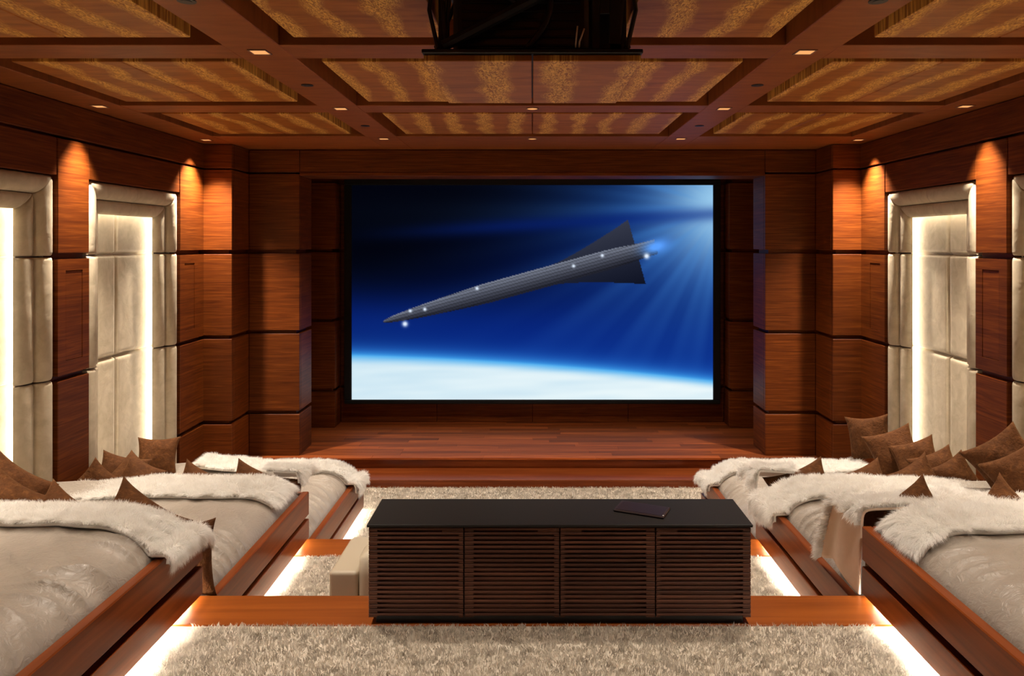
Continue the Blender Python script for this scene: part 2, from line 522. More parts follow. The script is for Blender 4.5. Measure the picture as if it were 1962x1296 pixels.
def niche(s, y0, y1, zb, zt, lab):
    root = empty('padded_niche', (s*XW, (y0+y1)/2, zb))
    tag(root, lab, 'wall niche', 'padded niches in the side walls')
    g = .006
    def member(prof, kind, a, b_):
        """kind near/far: upright from z a..b (b None = mitred top); kind top: a..b fraction along the top"""
        m = MB(); n = len(prof); ends = []
        for e in (0, 1):
            ring = []
            for wd, r in prof:
                X = s*(XW+r)
                if kind == 'top':
                    ya = y0+wd if (e == 0 and a is None) else (a if e == 0 else (y1-wd if b_ is None else b_))
                    ring.append((X, ya, zt-wd))
                else:
                    Y = y0+wd if kind == 'near' else y1-wd
                    Z = a if e == 0 else (zt-wd-.002 if b_ is None else b_)
                    ring.append((X, Y, Z))
            ends.append(ring)
        # middle rings close to the ends pull in a little so that seams read as tucks
        A = np.array(ends[0]); B = np.array(ends[1])
        L = np.maximum(np.linalg.norm(B-A, axis=1, keepdims=True), 1e-6)
        d = (B-A)/L
        cen = np.array([s*(XW+.11), 0, 0])
        rings = []
        for t, pull in ((0, .016), (.006, .005), (.018, 0), (None, 0)):
            pass
        seq = [(0, 0, .014), (0, .010, .004), (0, .028, 0), (1, .028, 0), (1, .010, .004), (1, 0, .014)]
        for e, off, pull in seq:
            base = A + d*off if e == 0 else B - d*off
            base = base.copy(); base[1:-1, 0] += s*pull
            rings.append(base)
        V = [tuple(p) for R in rings for p in R]
        Fs = []
        for i in range(len(rings)-1):
            for k in range(n-1):
                Fs.append((i*n+k, i*n+k+1, (i+1)*n+k+1, (i+1)*n+k))
        Fs.append(tuple(range(n))); Fs.append(tuple((len(rings)-1)*n+k for k in range(n)))
        m.add(V, Fs)
        return at(m.build('frame_pad', M['suede'], None, True), root)
    ym = (y0+y1)/2
    for prof in (PROF1, PROF2):
        for kind in ('near', 'far'):
            member(prof, kind, zb, S2-g)
            member(prof, kind, S2+g, S1-g)
            member(prof, kind, S1+g, None)
        member(prof, 'top', None, ym-.004)
        member(prof, 'top', ym+.004, None)
    # quilted back panel
    rr = .255
    cols = [(y0+.03, ym-.003), (ym+.003, y1-.03)]
    rows = [(zb, S2-.003), (S2+.003, S1-.003), (S1+.003, zt-.03)]
    for i, (a, b_) in enumerate(cols):
        for j, (c, d) in enumerate(rows):
            o = link('quilted_pad', pad_mesh('quilted_pad', b_-a, d-c, .045, seed=i*3+j+int(y0*7)), M['suede'])
            if s < 0:
                o.location = (-(XW+rr), a, c)
            else:
                o.location = (XW+rr, b_, c); o.rotation_euler = (0, 0, math.pi)
            at(o, root)
    at(MB().box(s*(XW+rr), s*(XW+rr+.03), y0, y1, zb, zt).build('backing_board', M['carpet_base']), root)
    at(MB().box(s*(XW+.10), s*(XW+rr), y0-.012, y0, zb, zt+.01).box(s*(XW+.10), s*(XW+rr), y1, y1+.012, zb, zt+.01)
       .box(s*(XW+.10), s*(XW+rr), y0-.012, y1+.012, zt, zt+.011).build('cove_lining', M['carpet_base']), root)
    # light strips hidden behind the inner frame
    l = MB().box(s*(XW+.136), s*(XW+.146), y0+.10, y0+.125, zb+.05, zt-.11)
    l.box(s*(XW+.136), s*(XW+.146), y1-.125, y1-.10, zb+.05, zt-.11)
    l.box(s*(XW+.136), s*(XW+.146), y0+.14, y1-.14, zt-.125, zt-.10)
    at(l.build('led_strip' if y0 > 3.5 else 'led_strip_%s_niche_offscreen' % ('left' if s < 0 else 'right'), M['niche_led']), root)
    bk = MB().box(s*(XW+.122), s*(XW+.135), y0+.004, y0+.25, zb, zt-.004).box(s*(XW+.122), s*(XW+.135), y1-.25, y1-.004, zb, zt-.004)
    bk.box(s*(XW+.122), s*(XW+.135), y0+.25, y1-.25, zt-.25, zt-.004)
    at(bk.build('frame_back', M['carpet_base']), root)
    return root

SIDE = {1: "on the tablet's side", -1: "on the sofa arm's side"}
for s in (-1, 1):
    for (y0, y1, zb), where in zip(NICHES, ('highest bed', 'middle bed', 'lowest bed')):
        niche(s, y0, y1, zb, NZT, 'backlit cream suede niche at the head of the %s, %s' % (where, SIDE[s]))

# ------------------------------------------------------------------ ceiling
ce = structure(MB().box(-3.95, 3.95, YB0-.15, 9.95, 3.82, 3.97).build('ceiling', M['beam']))
LONG = [(-3.60, -3.17), (-1.65, -1.35), (1.35, 1.65), (3.17, 3.60)]
CROSS = [(YB0, -.96), (.47, .75), (2.18, 2.46), (3.89, 4.17), (5.61, 5.90), (7.24, 8.249)]
for x0, x1 in LONG:
    MB().cbox(x0, x1, YB0, 8.249, ZCEIL, 3.82, .004).build('beam', M['beam'], ce)
for y0, y1 in CROSS:
    for (a, b_) in zip(LONG, LONG[1:]):
        MB().cbox(a[1]+.0005, b_[0]-.0005, y0, y1, ZCEIL+.001, 3.82, .003).build('beam', M['beam'], ce)
G = .115
LIFT = (-.44, .44, 2.76, 3.70)
for (ya, yb) in zip(CROSS, CROSS[1:]):
    y0, y1 = ya[1]+G, yb[0]-G
    for (a, b_) in zip(LONG, LONG[1:]):
        x0, x1 = a[1]+G, b_[0]-G
        xm = (x0+x1)/2
        if abs(xm) < .1 and ya[1] == 2.46:
            parts = [(x0, LIFT[0]-.02), (LIFT[1]+.02, x1)]
        else:
            parts = [(x0, xm-.003), (xm+.003, x1)]
        for p0, p1 in parts:
            MB().cbox(p0, p1, y0, y1, ZCEIL+.010, 3.82, .004).build('coffer_panel', M['gold'], ce)

# ------------------------------------------------------------------ downlights
def spot(loc, power, angle=105, blend=.9, col=WARM, tilt=(0,0,0), size=.03, name='downlight_lamp'):
    L = bpy.data.lights.new(name, 'SPOT')
    L.energy = power; L.color = col; L.spot_size = math.radians(angle); L.spot_blend = blend
    L.shadow_soft_size = size
    o = bpy.data.objects.new(name, L); o.location = loc; o.rotation_euler = tilt
    COL.objects.link(o)
    return o

def downlight(x, y, lab, group, power, angle=105, round_=False, off=''):
    """off: name tail of a lamp of the same grid that hangs outside the picture"""
    root = empty('downlight', (x, y, ZCEIL))
    tag(root, lab, 'ceiling light', group)
    h = .052
    f = MB()
    if round_:
        n = 24
        ring = lambda r, z: [(x+r*math.cos(2*math.pi*k/n), y+r*math.sin(2*math.pi*k/n), z) for k in range(n)]
        V = ring(h, ZCEIL+.001) + ring(h-.002, ZCEIL-.006) + ring(h-.009, ZCEIL-.006) + ring(h-.011, ZCEIL+.001)
        f.add(V, [(i*n+k, i*n+(k+1) % n, (i+1)*n+(k+1) % n, (i+1)*n+k) for i in range(3) for k in range(n)])
        at(f.build('trim_ring', M['trim']), root)
        at(MB().disc((x, y, ZCEIL-.0025), h-.011, .003, 24).build('lens', M['lens']), root)
    else:
        for (a, b_, c, d) in ((-h, h, -h, -h+.008), (-h, h, h-.008, h), (-h, -h+.008, -h+.008, h-.008), (h-.008, h, -h+.008, h-.008)):
            f.cbox(x+a, x+b_, y+c, y+d, ZCEIL-.006, ZCEIL+.001, .0015)
        at(f.build('trim_ring', M['trim']), root)
        at(MB().box(x-h+.008, x+h-.008, y-h+.008, y+h-.008, ZCEIL-.0025, ZCEIL+.0005).build('lens'+off, M['lens']), root)
    l = spot((x, y, ZCEIL-.012), power, angle, name='downlight_lamp'+off)
    at(l, root)

DY = [7.38, 5.72, 4.02, 2.32]
RWORD = ['along the stage header', 'at the second beam', 'beside the projector lift',
         'over the highest beds', 'behind the projector lift']
for k, y in enumerate(DY):
    for x in (-3.33, -1.5, 0, 1.5, 3.33):
        if x == 0 and k in (2, 3): continue
        sd = 'left' if x < 0 else 'right'
        if x == 0:
            downlight(x, y, 'round recessed downlight on the room centre line %s' % RWORD[k], 'round downlights on the centre line', SPOT_W, round_=True)
        elif abs(x) < 2:
            downlight(x, y, 'square downlight at a crossing %s, %s' % (RWORD[k], SIDE[1 if x > 0 else -1]), 'square downlights at the beam crossings', SPOT_W, off='_%s_beam_offscreen' % sd if k == 3 else '')
        else:
            if k >= 2 : yy = {2: 3.67, 3: 1.75}[k]
            else: yy = {0: 7.46, 1: 5.62}[k]
            downlight(x, yy, 'square downlight by the side wall %s, %s' % (RWORD[k], SIDE[1 if x > 0 else -1]), 'square downlights washing the wall piers', WASH_W*(1.35 if k == 0 else 1), 84 if k == 0 else 68, off={2: '_%s_pier_offscreen' % sd, 3: '_%s_wall_offscreen' % sd}.get(k, ''))
for y, wd in ((6.56, 'near the stage'), (4.87, 'over the middle beds'), (3.17, 'beside the projector lift')):
    for x in (-1.5, 1.5):
        v = MB().disc((x, y, ZCEIL-.004), .040, .005, 20)
        v.disc((x, y, ZCEIL-.0055), .022, .002, 16)
        tag(v.build('ceiling_vent', M['black']), 'small dark round vent in the beam %s, %s' % (wd, SIDE[1 if x > 0 else -1]), 'vent', 'round ceiling vents')

# ------------------------------------------------------------------ screen
def screen():
    d = 9.66
    x0, _, zt = P(674, 355, d); x1, _, zb = P(1366, 766, d)
    nu, nv = 430, 256
    u = np.linspace(0, 1, nu); v = np.linspace(0, 1, nv)          # v runs downwards
    U, Vv = np.meshgrid(u, v, indexing='ij')
    px, py = U*692, Vv*411
    n1 = SinNoise(11); n2 = SinNoise(12)
    sm = lambda a, b_, x: (lambda t: t*t*(3-2*t))(np.clip((x-a)/(b_-a), 0, 1))
    def mix(c, col, f): return c*(1-f[..., None]) + np.array(col)*f[..., None]
    img = np.zeros((nu, nv, 3)) + np.array([2, 3, 12.])
    img = mix(img, (3, 22, 92), sm(.18, .85, .55*Vv + .62*U))
    img = mix(img, (6, 34, 122), .8*np.exp(-((Vv-.64-.10*U)/.16)**2))
    # glow and rays from the upper corner
    dx, dy = (U-1.03)*1.68, Vv-.10
    R = np.hypot(dx, dy); A = np.arctan2(dy, -dx)
    img = mix(img, (40, 100, 180), .75*np.exp(-(R/.62)**2))
    img = mix(img, (165, 215, 245), .95*np.exp(-(R/.27)**2))
    rays = np.clip(.5+.5*np.sin(A*19+1.2)+.35*np.sin(A*41+.4), 0, 1.3)*np.exp(-R/.55)*sm(.08, .3, R)
    img = mix(img, (70, 140, 215), np.clip(.42*rays, 0, 1))
    img = mix(img, (8, 34, 120), .55*np.exp(-((Vv-(.235-.10*U))/.035)**2)*sm(-.1, .5, U))
    # planet limb
    hz = .795+.045*U+.075*U*U
    dist = Vv-hz
    img = mix(img, (12, 60, 170), np.exp(np.minimum(dist, 0)/.085))
    img = mix(img, (70, 170, 240), np.exp(np.minimum(dist, 0)/.030))
    cl = n1(U*9+3*Vv, Vv*70)*.5 + n2(U*26, Vv*120+8*U)*.3
    g = sm(-.012, .05, dist)
    img = mix(img, (190, 222, 240), g)
    img = mix(img, (238, 250, 252), g*np.clip(.45+.4*U+.4*cl, 0, 1))
    img = mix(img, (120, 165, 205), g*np.clip(.5*n1(U*5+4, Vv*40+2*U)-.15, 0, .6)*sm(.7, 0, U)*sm(.02, .12, dist))
    # plain generic rocket glider: slim tapering hull with two swept fins
    ax0, ay0, ax1, ay1 = 60, 262, 583, 118
    L = math.hypot(ax1-ax0, ay1-ay0); ux, uy = (ax1-ax0)/L, (ay1-ay0)/L
    t = ((px-ax0)*ux+(py-ay0)*uy)/L; q = (px-ax0)*-uy+(py-ay0)*ux
    prof = 19*np.sqrt(np.clip(t, 0, 1)/.38).clip(0, 1)*(t > 0)*(t < 1)*(1-.25*sm(.8, 1, t))
    fin = (t > .62)*(t < 1.0)*(np.abs(q) < 19+95*np.clip((t-.62)/.38, 0, 1)**1.3*.62)*(t < .93+.0*q)
    img = np.where(fin[..., None], np.array([34, 38, 54])+18*np.clip(-q/60, -1, 1)[..., None]+np.zeros(3), img)
    hull = np.abs(q) < prof
    shade = np.clip(.5-q/np.maximum(prof, 1)*.5, 0, 1)
    hc = np.array([30, 31, 42])*(1-shade[..., None])+np.array([120, 126, 142])*shade[..., None]
    hc = hc*(1-.35*(np.abs((q/6.0) % 1-.5) < .13)[..., None])
    img = np.where(hull[..., None], hc, img)
    eng = np.exp(-(((t-1.0)*L/26)**2+(q/13)**2))
    img = mix(img, (90, 160, 255), np.clip(eng*1.1, 0, 1))
    for (lx, ly, r_) in ((102, 266, 5), (112, 241, 3), (140, 238, 3), (565, 136, 5), (480, 135, 3), (425, 155, 3), (240, 198, 3)):
        img = mix(img, (225, 238, 255), np.clip(1.2*np.exp(-((px-lx)**2+(py-ly)**2)/r_**2), 0, 1))
    lin = np.where(img/255 <= .04045, img/255/12.92, ((np.clip(img, 0, 255)/255+.055)/1.055)**2.4)
    X = x0+(x1-x0)*U; Z = zt+(zb-zt)*Vv
    V = np.stack([X, np.full_like(X, d), Z], -1).reshape(-1, 3)
    me = np_mesh('picture', V, grid_quads(nu, nv), smooth=False)
    ca = me.color_attributes.new('picture', 'FLOAT_COLOR', 'POINT')
    ca.data.foreach_set('color', np.concatenate([lin, np.ones((nu, nv, 1))], -1).astype(np.float32).ravel())
    m = bpy.data.materials.new('screen_picture'); m.use_nodes = True
    nt = m.node_tree; nt.nodes.clear()
    e = nt.nodes.new('ShaderNodeEmission'); o = nt.nodes.new('ShaderNodeOutputMaterial')
    at_ = nt.nodes.new('ShaderNodeVertexColor'); at_.layer_name = 'picture'
    nt.links.new(at_.outputs[0], e.inputs[0]); nt.links.new(e.outputs[0], o.inputs[0])
    e.inputs[1].default_value = SCREEN_E
    root = empty('projection_screen', ((x0+x1)/2, 9.78, zb-.09))
    tag(root, 'wide projection screen with black border showing a craft above a blue planet', 'screen')
    at(link('picture', me, m), root)
    bw = .095
    f = MB()
    f.cbox(x0-bw, x1+bw, d-.03, 9.775, zt, zt+.10, .01).cbox(x0-bw, x1+bw, d-.03, 9.775, zb-.055, zb, .01)
    f.cbox(x0-bw, x0, d-.03, 9.775, zb, zt, .01).cbox(x1, x1+bw, d-.03, 9.775, zb, zt, .01)
    at(f.build('border', M['matteblack']), root)
    at(MB().box(x0-.02, x1+.02, d+.004, 9.77, zb-.02, zt+.02).build('back_board', M['matteblack']), root)
screen()

# ------------------------------------------------------------------ strands (fur and pile)
def strands(name, roots, nrm, length, width, lean, mat, custom=False):
    n = len(roots)
    r = rng.normal(size=(n, 3)); 
    tdir = np.cross(nrm, r); tdir /= np.linalg.norm(tdir, axis=1, keepdims=True)+1e-9
    L = length[:, None]
    dirv = nrm*.8+lean; dirv /= np.linalg.norm(dirv, axis=1, keepdims=True)+1e-9
    mid = roots + L*.5*(nrm*.55+dirv*.45)
    tip = roots + L*dirv
    wv = tdir*(width[:, None]*.5)
    V = np.stack([roots-wv, roots+wv, mid-wv*.75, mid+wv*.75, tip], 1).reshape(-1, 3)
    b = np.arange(n)*5
    quads = np.stack([b, b+1, b+3, b+2], 1); tris = np.stack([b+2, b+3, b+4], 1)
    me = np_mesh(name, V, quads, tris)
    me.materials.append(mat)
    if custom:
        N = nrm*.9+dirv*.25+tdir*.12*rng.normal(size=(n, 1)); N /= np.linalg.norm(N, axis=1, keepdims=True)
        me.normals_split_custom_set_from_vertices(np.repeat(N, 5, 0).astype(np.float32).tolist())
    return me

def cell_lean(u, v, cell, amp, seed):
    """neighbouring strands lean the same way: tufts"""
    h = (np.floor(u/cell).astype(np.int64)*73856093 ^ np.floor(v/cell).astype(np.int64)*19349663 ^ seed) % 4093
    r = np.random.default_rng(seed); a = r.uniform(0, 2*np.pi, 4093); m = r.uniform(.3, 1, 4093)*amp
    return m[h]*np.cos(a[h]), m[h]*np.sin(a[h])

def carpet(y0, y1, z, n, wd, ln, lab, xm=1.60, wing=None):
    base = MB().box(-1.72, 1.72, y0, y1, z, z+.010)
    x = rng.uniform(-xm, xm, n); y = rng.uniform(y0+.005, y1-.005, n)
    ed = .03*SinNoise(5)(y*14, 0*y)
    keep = np.abs(x) < xm-.03+ed
    x, y = x[keep], y[keep]
    if wing:                                    # full width beyond the last bed
        m_ = int(n*.22)
        x = np.concatenate([x, rng.uniform(xm-.05, 3.18, m_)*rng.choice([-1, 1], m_)])
        y = np.concatenate([y, rng.uniform(wing, y1-.005, m_)])
        base.box(-3.19, -1.721, wing-.01, y1, z, z+.010).box(1.721, 3.19, wing-.01, y1, z, z+.010)
    k = len(x)
    lx, ly = cell_lean(x+.012*np.sin(y*60), y+.012*np.sin(x*55), .032, .75, 9)
    lean = np.stack([lx, ly, 0*lx], 1)+rng.normal(size=(k, 3))*.28
    nrm = np.tile(np.array([0, 0, 1.]), (k, 1))
    roots = np.stack([x, y, np.full(k, z+.008)], 1)
    me = strands('carpet', roots, nrm, rng.uniform(.6, 1.15, k)*ln, rng.uniform(.7, 1.3, k)*wd, lean, M['pile'], custom=False)
    o = link('carpet', me, None)
    tag(o, lab, 'carpet', kind='stuff')
    b = base.build('backing', M['carpet_base'], o)
    return o
carpet(1.2, 3.405, ZA, 150000, .0042, .026, 'cream shag carpet on the upper tier in front of the slatted cabinet')
carpet(Y_AB+.012, 5.137, ZB, 80000, .0055, .028, 'cream shag carpet on the middle tier around the leather sofa')
carpet(Y_BC+.012, 7.795, ZC, 80000, .0075, .030, 'cream shag carpet on the lowest tier in front of the stage', wing=7.165)

# ------------------------------------------------------------------ beds
BEDS = {1: (1.95, 3.66, ZA), 2: (3.70, 5.40, ZB), 3: (5.44, 7.15, ZC)}
BWORD = {1: 'highest tier', 2: 'middle tier', 3: 'lowest tier'}
XR = 1.65                                   # outer face of the foot rail
RT = .38                                    # rail top above the tier
CH = .128                                   # comforter rise above the rail

def e_(q):
    q = np.clip(q, 0, 1)
    return np.sqrt(1-(1-q)**2)

class Comforter:
    def __init__(self, s, k):
        self.s, self.k = s, k
        self.y0, self.y1, self.z = BEDS[k]
        self.n1, self.n2, self.n3 = SinNoise(k*10+s), SinNoise(k*10+s+100), SinNoise(k*10+s+200)
        self.ph = k*1.7+s
    def __call__(self, ax, Y, wr=1.0):
        """height of the comforter at |x|, y"""
        sf = ax-(XR+.050); sn = Y-self.y0; sy = self.y1-.03-Y
        sh = e_(sf/.26)*e_((sn+.05)/.16)*e_((sy+.015)/.14)
        z = self.z+RT-.05+(CH+.045)*sh
        soft = .010*self.n1(ax*5, Y*4)+.006*self.n2(ax*13, Y*11)
        yy = Y+.05*np.sin(Y*5+self.ph)+.03*np.sin(Y*13+2*self.ph)+.10*sf*self.n1(ax*2, Y*3)
        ph = yy*31+3.4*self.n3(ax*3.5, Y*5)
        pleat = (1-np.abs(np.sin(ph)))**1.6*1.5-.55
        amp = np.clip(.35+1.0*self.n2(Y*6, ax*2.5+2), 0, 1.15)
        pl = pleat*np.exp(-((sf-.10)/.13)**2)*.027*amp*np.clip(sf/.03, 0, 1)
        ph2 = (Y*.75-ax*.6)*15+3.0*self.n2(ax*2.2, Y*2.2)
        pl2 = ((1-np.abs(np.sin(ph2)))**2.2-.3)*np.exp(-((sf-.36)/.30)**2)*.010*np.clip(.5+.8*self.n1(ax*3+4, Y*3), 0, 1.2)
        rid = .007*(1-np.abs(self.n3(ax*8+2*Y, Y*6))*3).clip(0, 1)*sh*np.clip(.6+self.n1(ax*4, Y*4+3), 0, 1)
        return z+(soft*sh+pl+pl2+rid)*wr

COMF = {}
def bed(s, k):
    y0, y1, z = BEDS[k]
    side = SIDE[s]
    root = empty('platform_bed', (s*2.6, (y0+y1)/2, z))
    tag(root, 'mahogany platform bed with lit toe space, %s, %s' % (BWORD[k], side), 'bed', 'platform beds along the side walls')
    def part(nm, m, mat=M['rail'], sm=False): return at(m.build(nm, mat, None, sm), root)
    part('platform', MB().box(s*1.76, s*3.515, y0+.004, y1-.004, z+.001, z+.30))
    part('lower_rail', MB().cbox(s*XR, s*(XR+.035), y0, y1, z+.040, z+.180, .004))
    part('groove_back', MB().box(s*(XR+.075), s*(XR+.10), y0+.001, y1-.001, z+.178, z+.225).box(s*(XR+.034), s*(XR+.10), y0+.001, y1-.001, z+.150, z+.179))  # second box is a ledge added to block strip light from the groove
    part('upper_rail', MB().cbox(s*XR, s*(XR+.05), y0, y1, z+.210, z+RT, .005))
    part('side_board', MB().cbox(s*(XR+.052), s*3.50, y1-.03, y1-.001, z+.04, z+RT, .004))
    part('side_board', MB().cbox(s*(XR+.052), s*3.50, y0+.001, y0+.03, z+.04, z+RT-.02, .004))
    part('mattress', MB().cbox(s*(XR+.07), s*3.48, y0+.035, y1-.035, z+.30, z+RT+.02, .03), M['satin'])
    part('led_strip', MB().box(s*(XR+.055), s*(XR+.070), y0+.02, y1-.02, z+.022, z+.036), M['led'])
    part('toe_board', MB().box(s*(XR+.075), s*(XR+.095), y0+.01, y1-.01, z+.001, z+.20), M['carpet_base'])
    # comforter
    c = Comforter(s, k); COMF[s, k] = c
    nu, nv = (170, 220) if k < 3 else (120, 150)
    a = XR+.0505+(3.495-XR-.0505)*np.linspace(0, 1, nu)**1.7
    b_ = np.linspace(y0+.004, y1-.034, nv)
    A, B = np.meshgrid(a, b_, indexing='ij')
    Z = c(A, B)
    V = np.stack([s*A, B, Z], -1).reshape(-1, 3)
    me = np_mesh('comforter', V, grid_quads(nu, nv, flip=(s < 0)))
    # skirt down inside the rails
    o = link('comforter', me, M['satin'])
    sol = o.modifiers.new('thickness', 'SOLIDIFY'); sol.thickness = .035; sol.offset = -1
    tag(o, 'champagne satin comforter on the bed of the %s, %s' % (BWORD[k], side), 'comforter', 'champagne comforters on the beds')
for k in (1, 2, 3):
    for s in (-1, 1): bed(s, k)

# ------------------------------------------------------------------ fur throws
def fur_from_grid(name, G, mat, n, ln, wd, lab, group, hide_from=None, droop=.35, flip=False, body_mat=None, mask=None, out=None):
    """G: (nu,nv,3) surface. A body sheet plus strands standing on it."""
    nu, nv = G.shape[:2]
    du = np.gradient(G, axis=0); dv = np.gradient(G, axis=1)
    N = np.cross(du, dv); N /= np.linalg.norm(N, axis=2, keepdims=True)+1e-9
    if flip: N = -N
    root = link(name, np_mesh(name, G.reshape(-1, 3), grid_quads(nu, nv, flip=flip)), body_mat or M['fur_base'])
    sol = root.modifiers.new('thickness', 'SOLIDIFY'); sol.thickness = .012; sol.offset = -1
    tag(root, lab, 'throw', group)
    u = rng.uniform(0, nu-1.001, n); v = rng.uniform(0, nv-1.001, n)
    ne = n//6                                     # extra strands along the rims
    rim = rng.integers(0, 4, ne)
    e1 = rng.uniform(0, 1, ne)**2*.04
    u[:ne] = np.where(rim == 0, e1*(nu-1), np.where(rim == 1, (1-e1)*(nu-1.001), u[:ne]))
    v[:ne] = np.where(rim == 2, e1*(nv-1), np.where(rim == 3, (1-e1)*(nv-1.001), v[:ne]))
    if mask is not None:
        keep = mask(u/(nu-1), v/(nv-1)); u, v = u[keep], v[keep]; n = len(u)
    iu, iv = u.astype(int), v.astype(int); fu, fv = (u-iu)[:, None], (v-iv)[:, None]
    bl = lambda Q: Q[iu, iv]*(1-fu)*(1-fv)+Q[iu+1, iv]*fu*(1-fv)+Q[iu, iv+1]*(1-fu)*fv+Q[iu+1, iv+1]*fu*fv
    p = bl(G); nr = bl(N); nr /= np.linalg.norm(nr, axis=1, keepdims=True)
    tu = bl(du); tu /= np.linalg.norm(tu, axis=1, keepdims=True)+1e-9
    tv = bl(dv); tv /= np.linalg.norm(tv, axis=1, keepdims=True)+1e-9
    un, vn = u/(nu-1), v/(nv-1)
    # outwards at the rims
    ru = np.clip((un-.93)/.07, 0, 1)-np.clip((.05-un)/.05, 0, 1)
    rv = np.clip((vn-.82)/.18, 0, 1)-np.clip((.18-vn)/.18, 0, 1)
    a, b_ = cell_lean(p[:, 0]*1.0+p[:, 2], p[:, 1]+p[:, 2], .045, .65, 21)
    lean = tu*(a+1.0*ru)[:, None]+tv*(b_+.9*rv)[:, None]+rng.normal(size=(n, 3))*.16
    lean[:, 2] -= droop
    me = strands('fur', p+nr*.001, nr, rng.uniform(.6, 1.2, n)*ln*(1+.45*np.maximum(np.abs(ru), np.abs(rv))), rng.uniform(.7, 1.3, n)*wd, lean, mat)
    f = link('fur', me, None, root)
    f['kind'] = 'stuff'
    return root

def throw(s, k, ya, yb, xa, n, ln, wd, lab, drop=.10, bump_wall=0.0, skew=0.0, seed=1, xend=None):
    """throw lying over the comforter along the far edge, folded over the foot rail"""
    c = COMF[s, k]; y0, y1, z = BEDS[k]
    nz = SinNoise(seed); nz2 = SinNoise(seed+50)
    nu, nv = 110, 22
    xe = XR-.02 if xend is None else xend
    Lh = xa-xe
    if xend is not None: drop = 1e-4
    tt = np.linspace(0, Lh+drop, nu); vv = np.linspace(0, 1, nv)
    T, Vv = np.meshgrid(tt, vv, indexing='ij')
    ax = np.maximum(xa-T, xe)
    near = ya+.045*nz(T*4, 0*T)+skew*np.clip(T/Lh, 0, 1.2)**3
    far = yb+.02*nz2(T*5, 0*T)
    Y = near+(far-near)*Vv
    Yc = np.clip(Y, y0+.01, y1-.035)
    zc = c(np.maximum(ax, XR+.06), Yc, .4)
    # rounded shoulder at the rail
    q = np.clip((ax-(XR-.02))/.10, 0, 1)
    zr = z+RT+.006
    Z = np.maximum(zc, zr)*q+zr*(1-q)+.016
    over = np.clip(T-Lh, 0, None)
    dd = drop*(.7+.45*nz(Vv*5+2, 0*Vv+3))/drop
    Z = Z-over*np.clip(dd, .3, 1.2)
    axx = ax-.012*np.clip(over/.03, 0, 1)
    Z += .012*nz2(T*7, Vv*3)*(over == 0)+bump_wall*np.clip((.55-T)/.55, 0, 1)**1.0
    # far rim rolls over the edge of the bed
    Z -= .05*np.clip((Vv-.8)/.2, 0, 1)**2
    G = np.stack([s*axx, Y, Z], -1)
    return fur_from_grid('fur_throw', G, M['fur'], n, ln, wd, lab, 'white fur throws on the beds', flip=(s > 0))

for s in (-1, 1):
    throw(s, 1, 3.33 if s < 0 else 3.28, 3.64, 3.30, 75000, .040, .0030, 'long white fur throw across the bed on the highest tier, %s' % SIDE[s], .09, seed=3+s, skew=-.05, xend=None if s < 0 else 1.72)
    throw(s, 2, 4.90, 5.38, 3.25, 60000, .042, .0040, 'long white fur throw across the bed on the middle tier, %s' % SIDE[s], .12, bump_wall=-.05, seed=13+s, xend=None if s > 0 else 1.74)
    throw(s, 3, 6.72, 7.12, 3.10, 40000, .045, .0052, 'long white fur throw across the bed on the lowest tier, %s' % SIDE[s], .08, bump_wall=.045 if s < 0 else .01, seed=23+s)

# throws hung over the backrest cushions
def back_throw(s, k, xa, xb, yn, yf, zt, drop, n, ln, wd, lab, hide=False, seed=1):
    nz = SinNoise(seed)
    nu, nv = 70, 30
    Lh = xa-xb
    T, Vv = np.meshgrid(np.linspace(0, Lh+drop, nu), np.linspace(0, 1, nv), indexing='ij')
    over = np.clip(T-Lh, 0, None)
    ax = np.maximum(xa-T, xb)-.025*np.sin(np.clip(over/drop, 0, 1)*1.6)-.012*np.sin(Vv*9+seed)*np.clip(over/.1, 0, 1)
    Y = yn+(yf-yn)*Vv+.02*nz(T*6, Vv*2)+.16*Vv*np.clip(over/drop, 0, 1)
    Z = zt+.02*nz(T*5, Vv*2+4)*(over <= 0)-over-(1-e_(over/.10+.001))*0-.10*np.clip((Vv-.55)/.45, 0, 1)**2*(over <= 0)
    Z -= .03*np.sin(Vv*7+1)*np.clip(over/drop, 0, 1)
    G = np.stack([s*ax, Y, Z], -1)
    # soften the fold
    for _ in range(4):
        G[1:-1] = .5*G[1:-1]+.25*(G[:-2]+G[2:])
    cut = Lh/(Lh+drop)
    if hide:
        mask = lambda u, v: (u < cut+.05) | (v > .94)
        return fur_from_grid('sheepskin_throw', G, M['fur'], n, ln, wd, lab, 'sheepskins over the backrest cushions', flip=(s > 0), body_mat=M['hide'], mask=mask)
    return fur_from_grid('sheepskin_throw', G, M['fur'], n, ln, wd, lab, 'sheepskins over the backrest cushions', flip=(s > 0))

back_throw(1, 2, 2.75, 1.665, 3.70, 4.02, 1.275, .40, 45000, .042, .0038, "sheepskin hanging over the foot rail with its tan hide side showing", True, 4)
back_throw(-1, 3, 1.99, 1.76, 5.47, 5.66, .915, .06, 10000, .042, .0046, 'small white fur lying on the backrest cushions, lowest bed, on the sofa arm\'s side', False, 5)
back_throw(1, 3, 1.96, 1.70, 5.47, 5.68, .915, .12, 14000, .042, .0046, "small white fur hanging off the backrest cushions, lowest bed, on the tablet's side", False, 6)

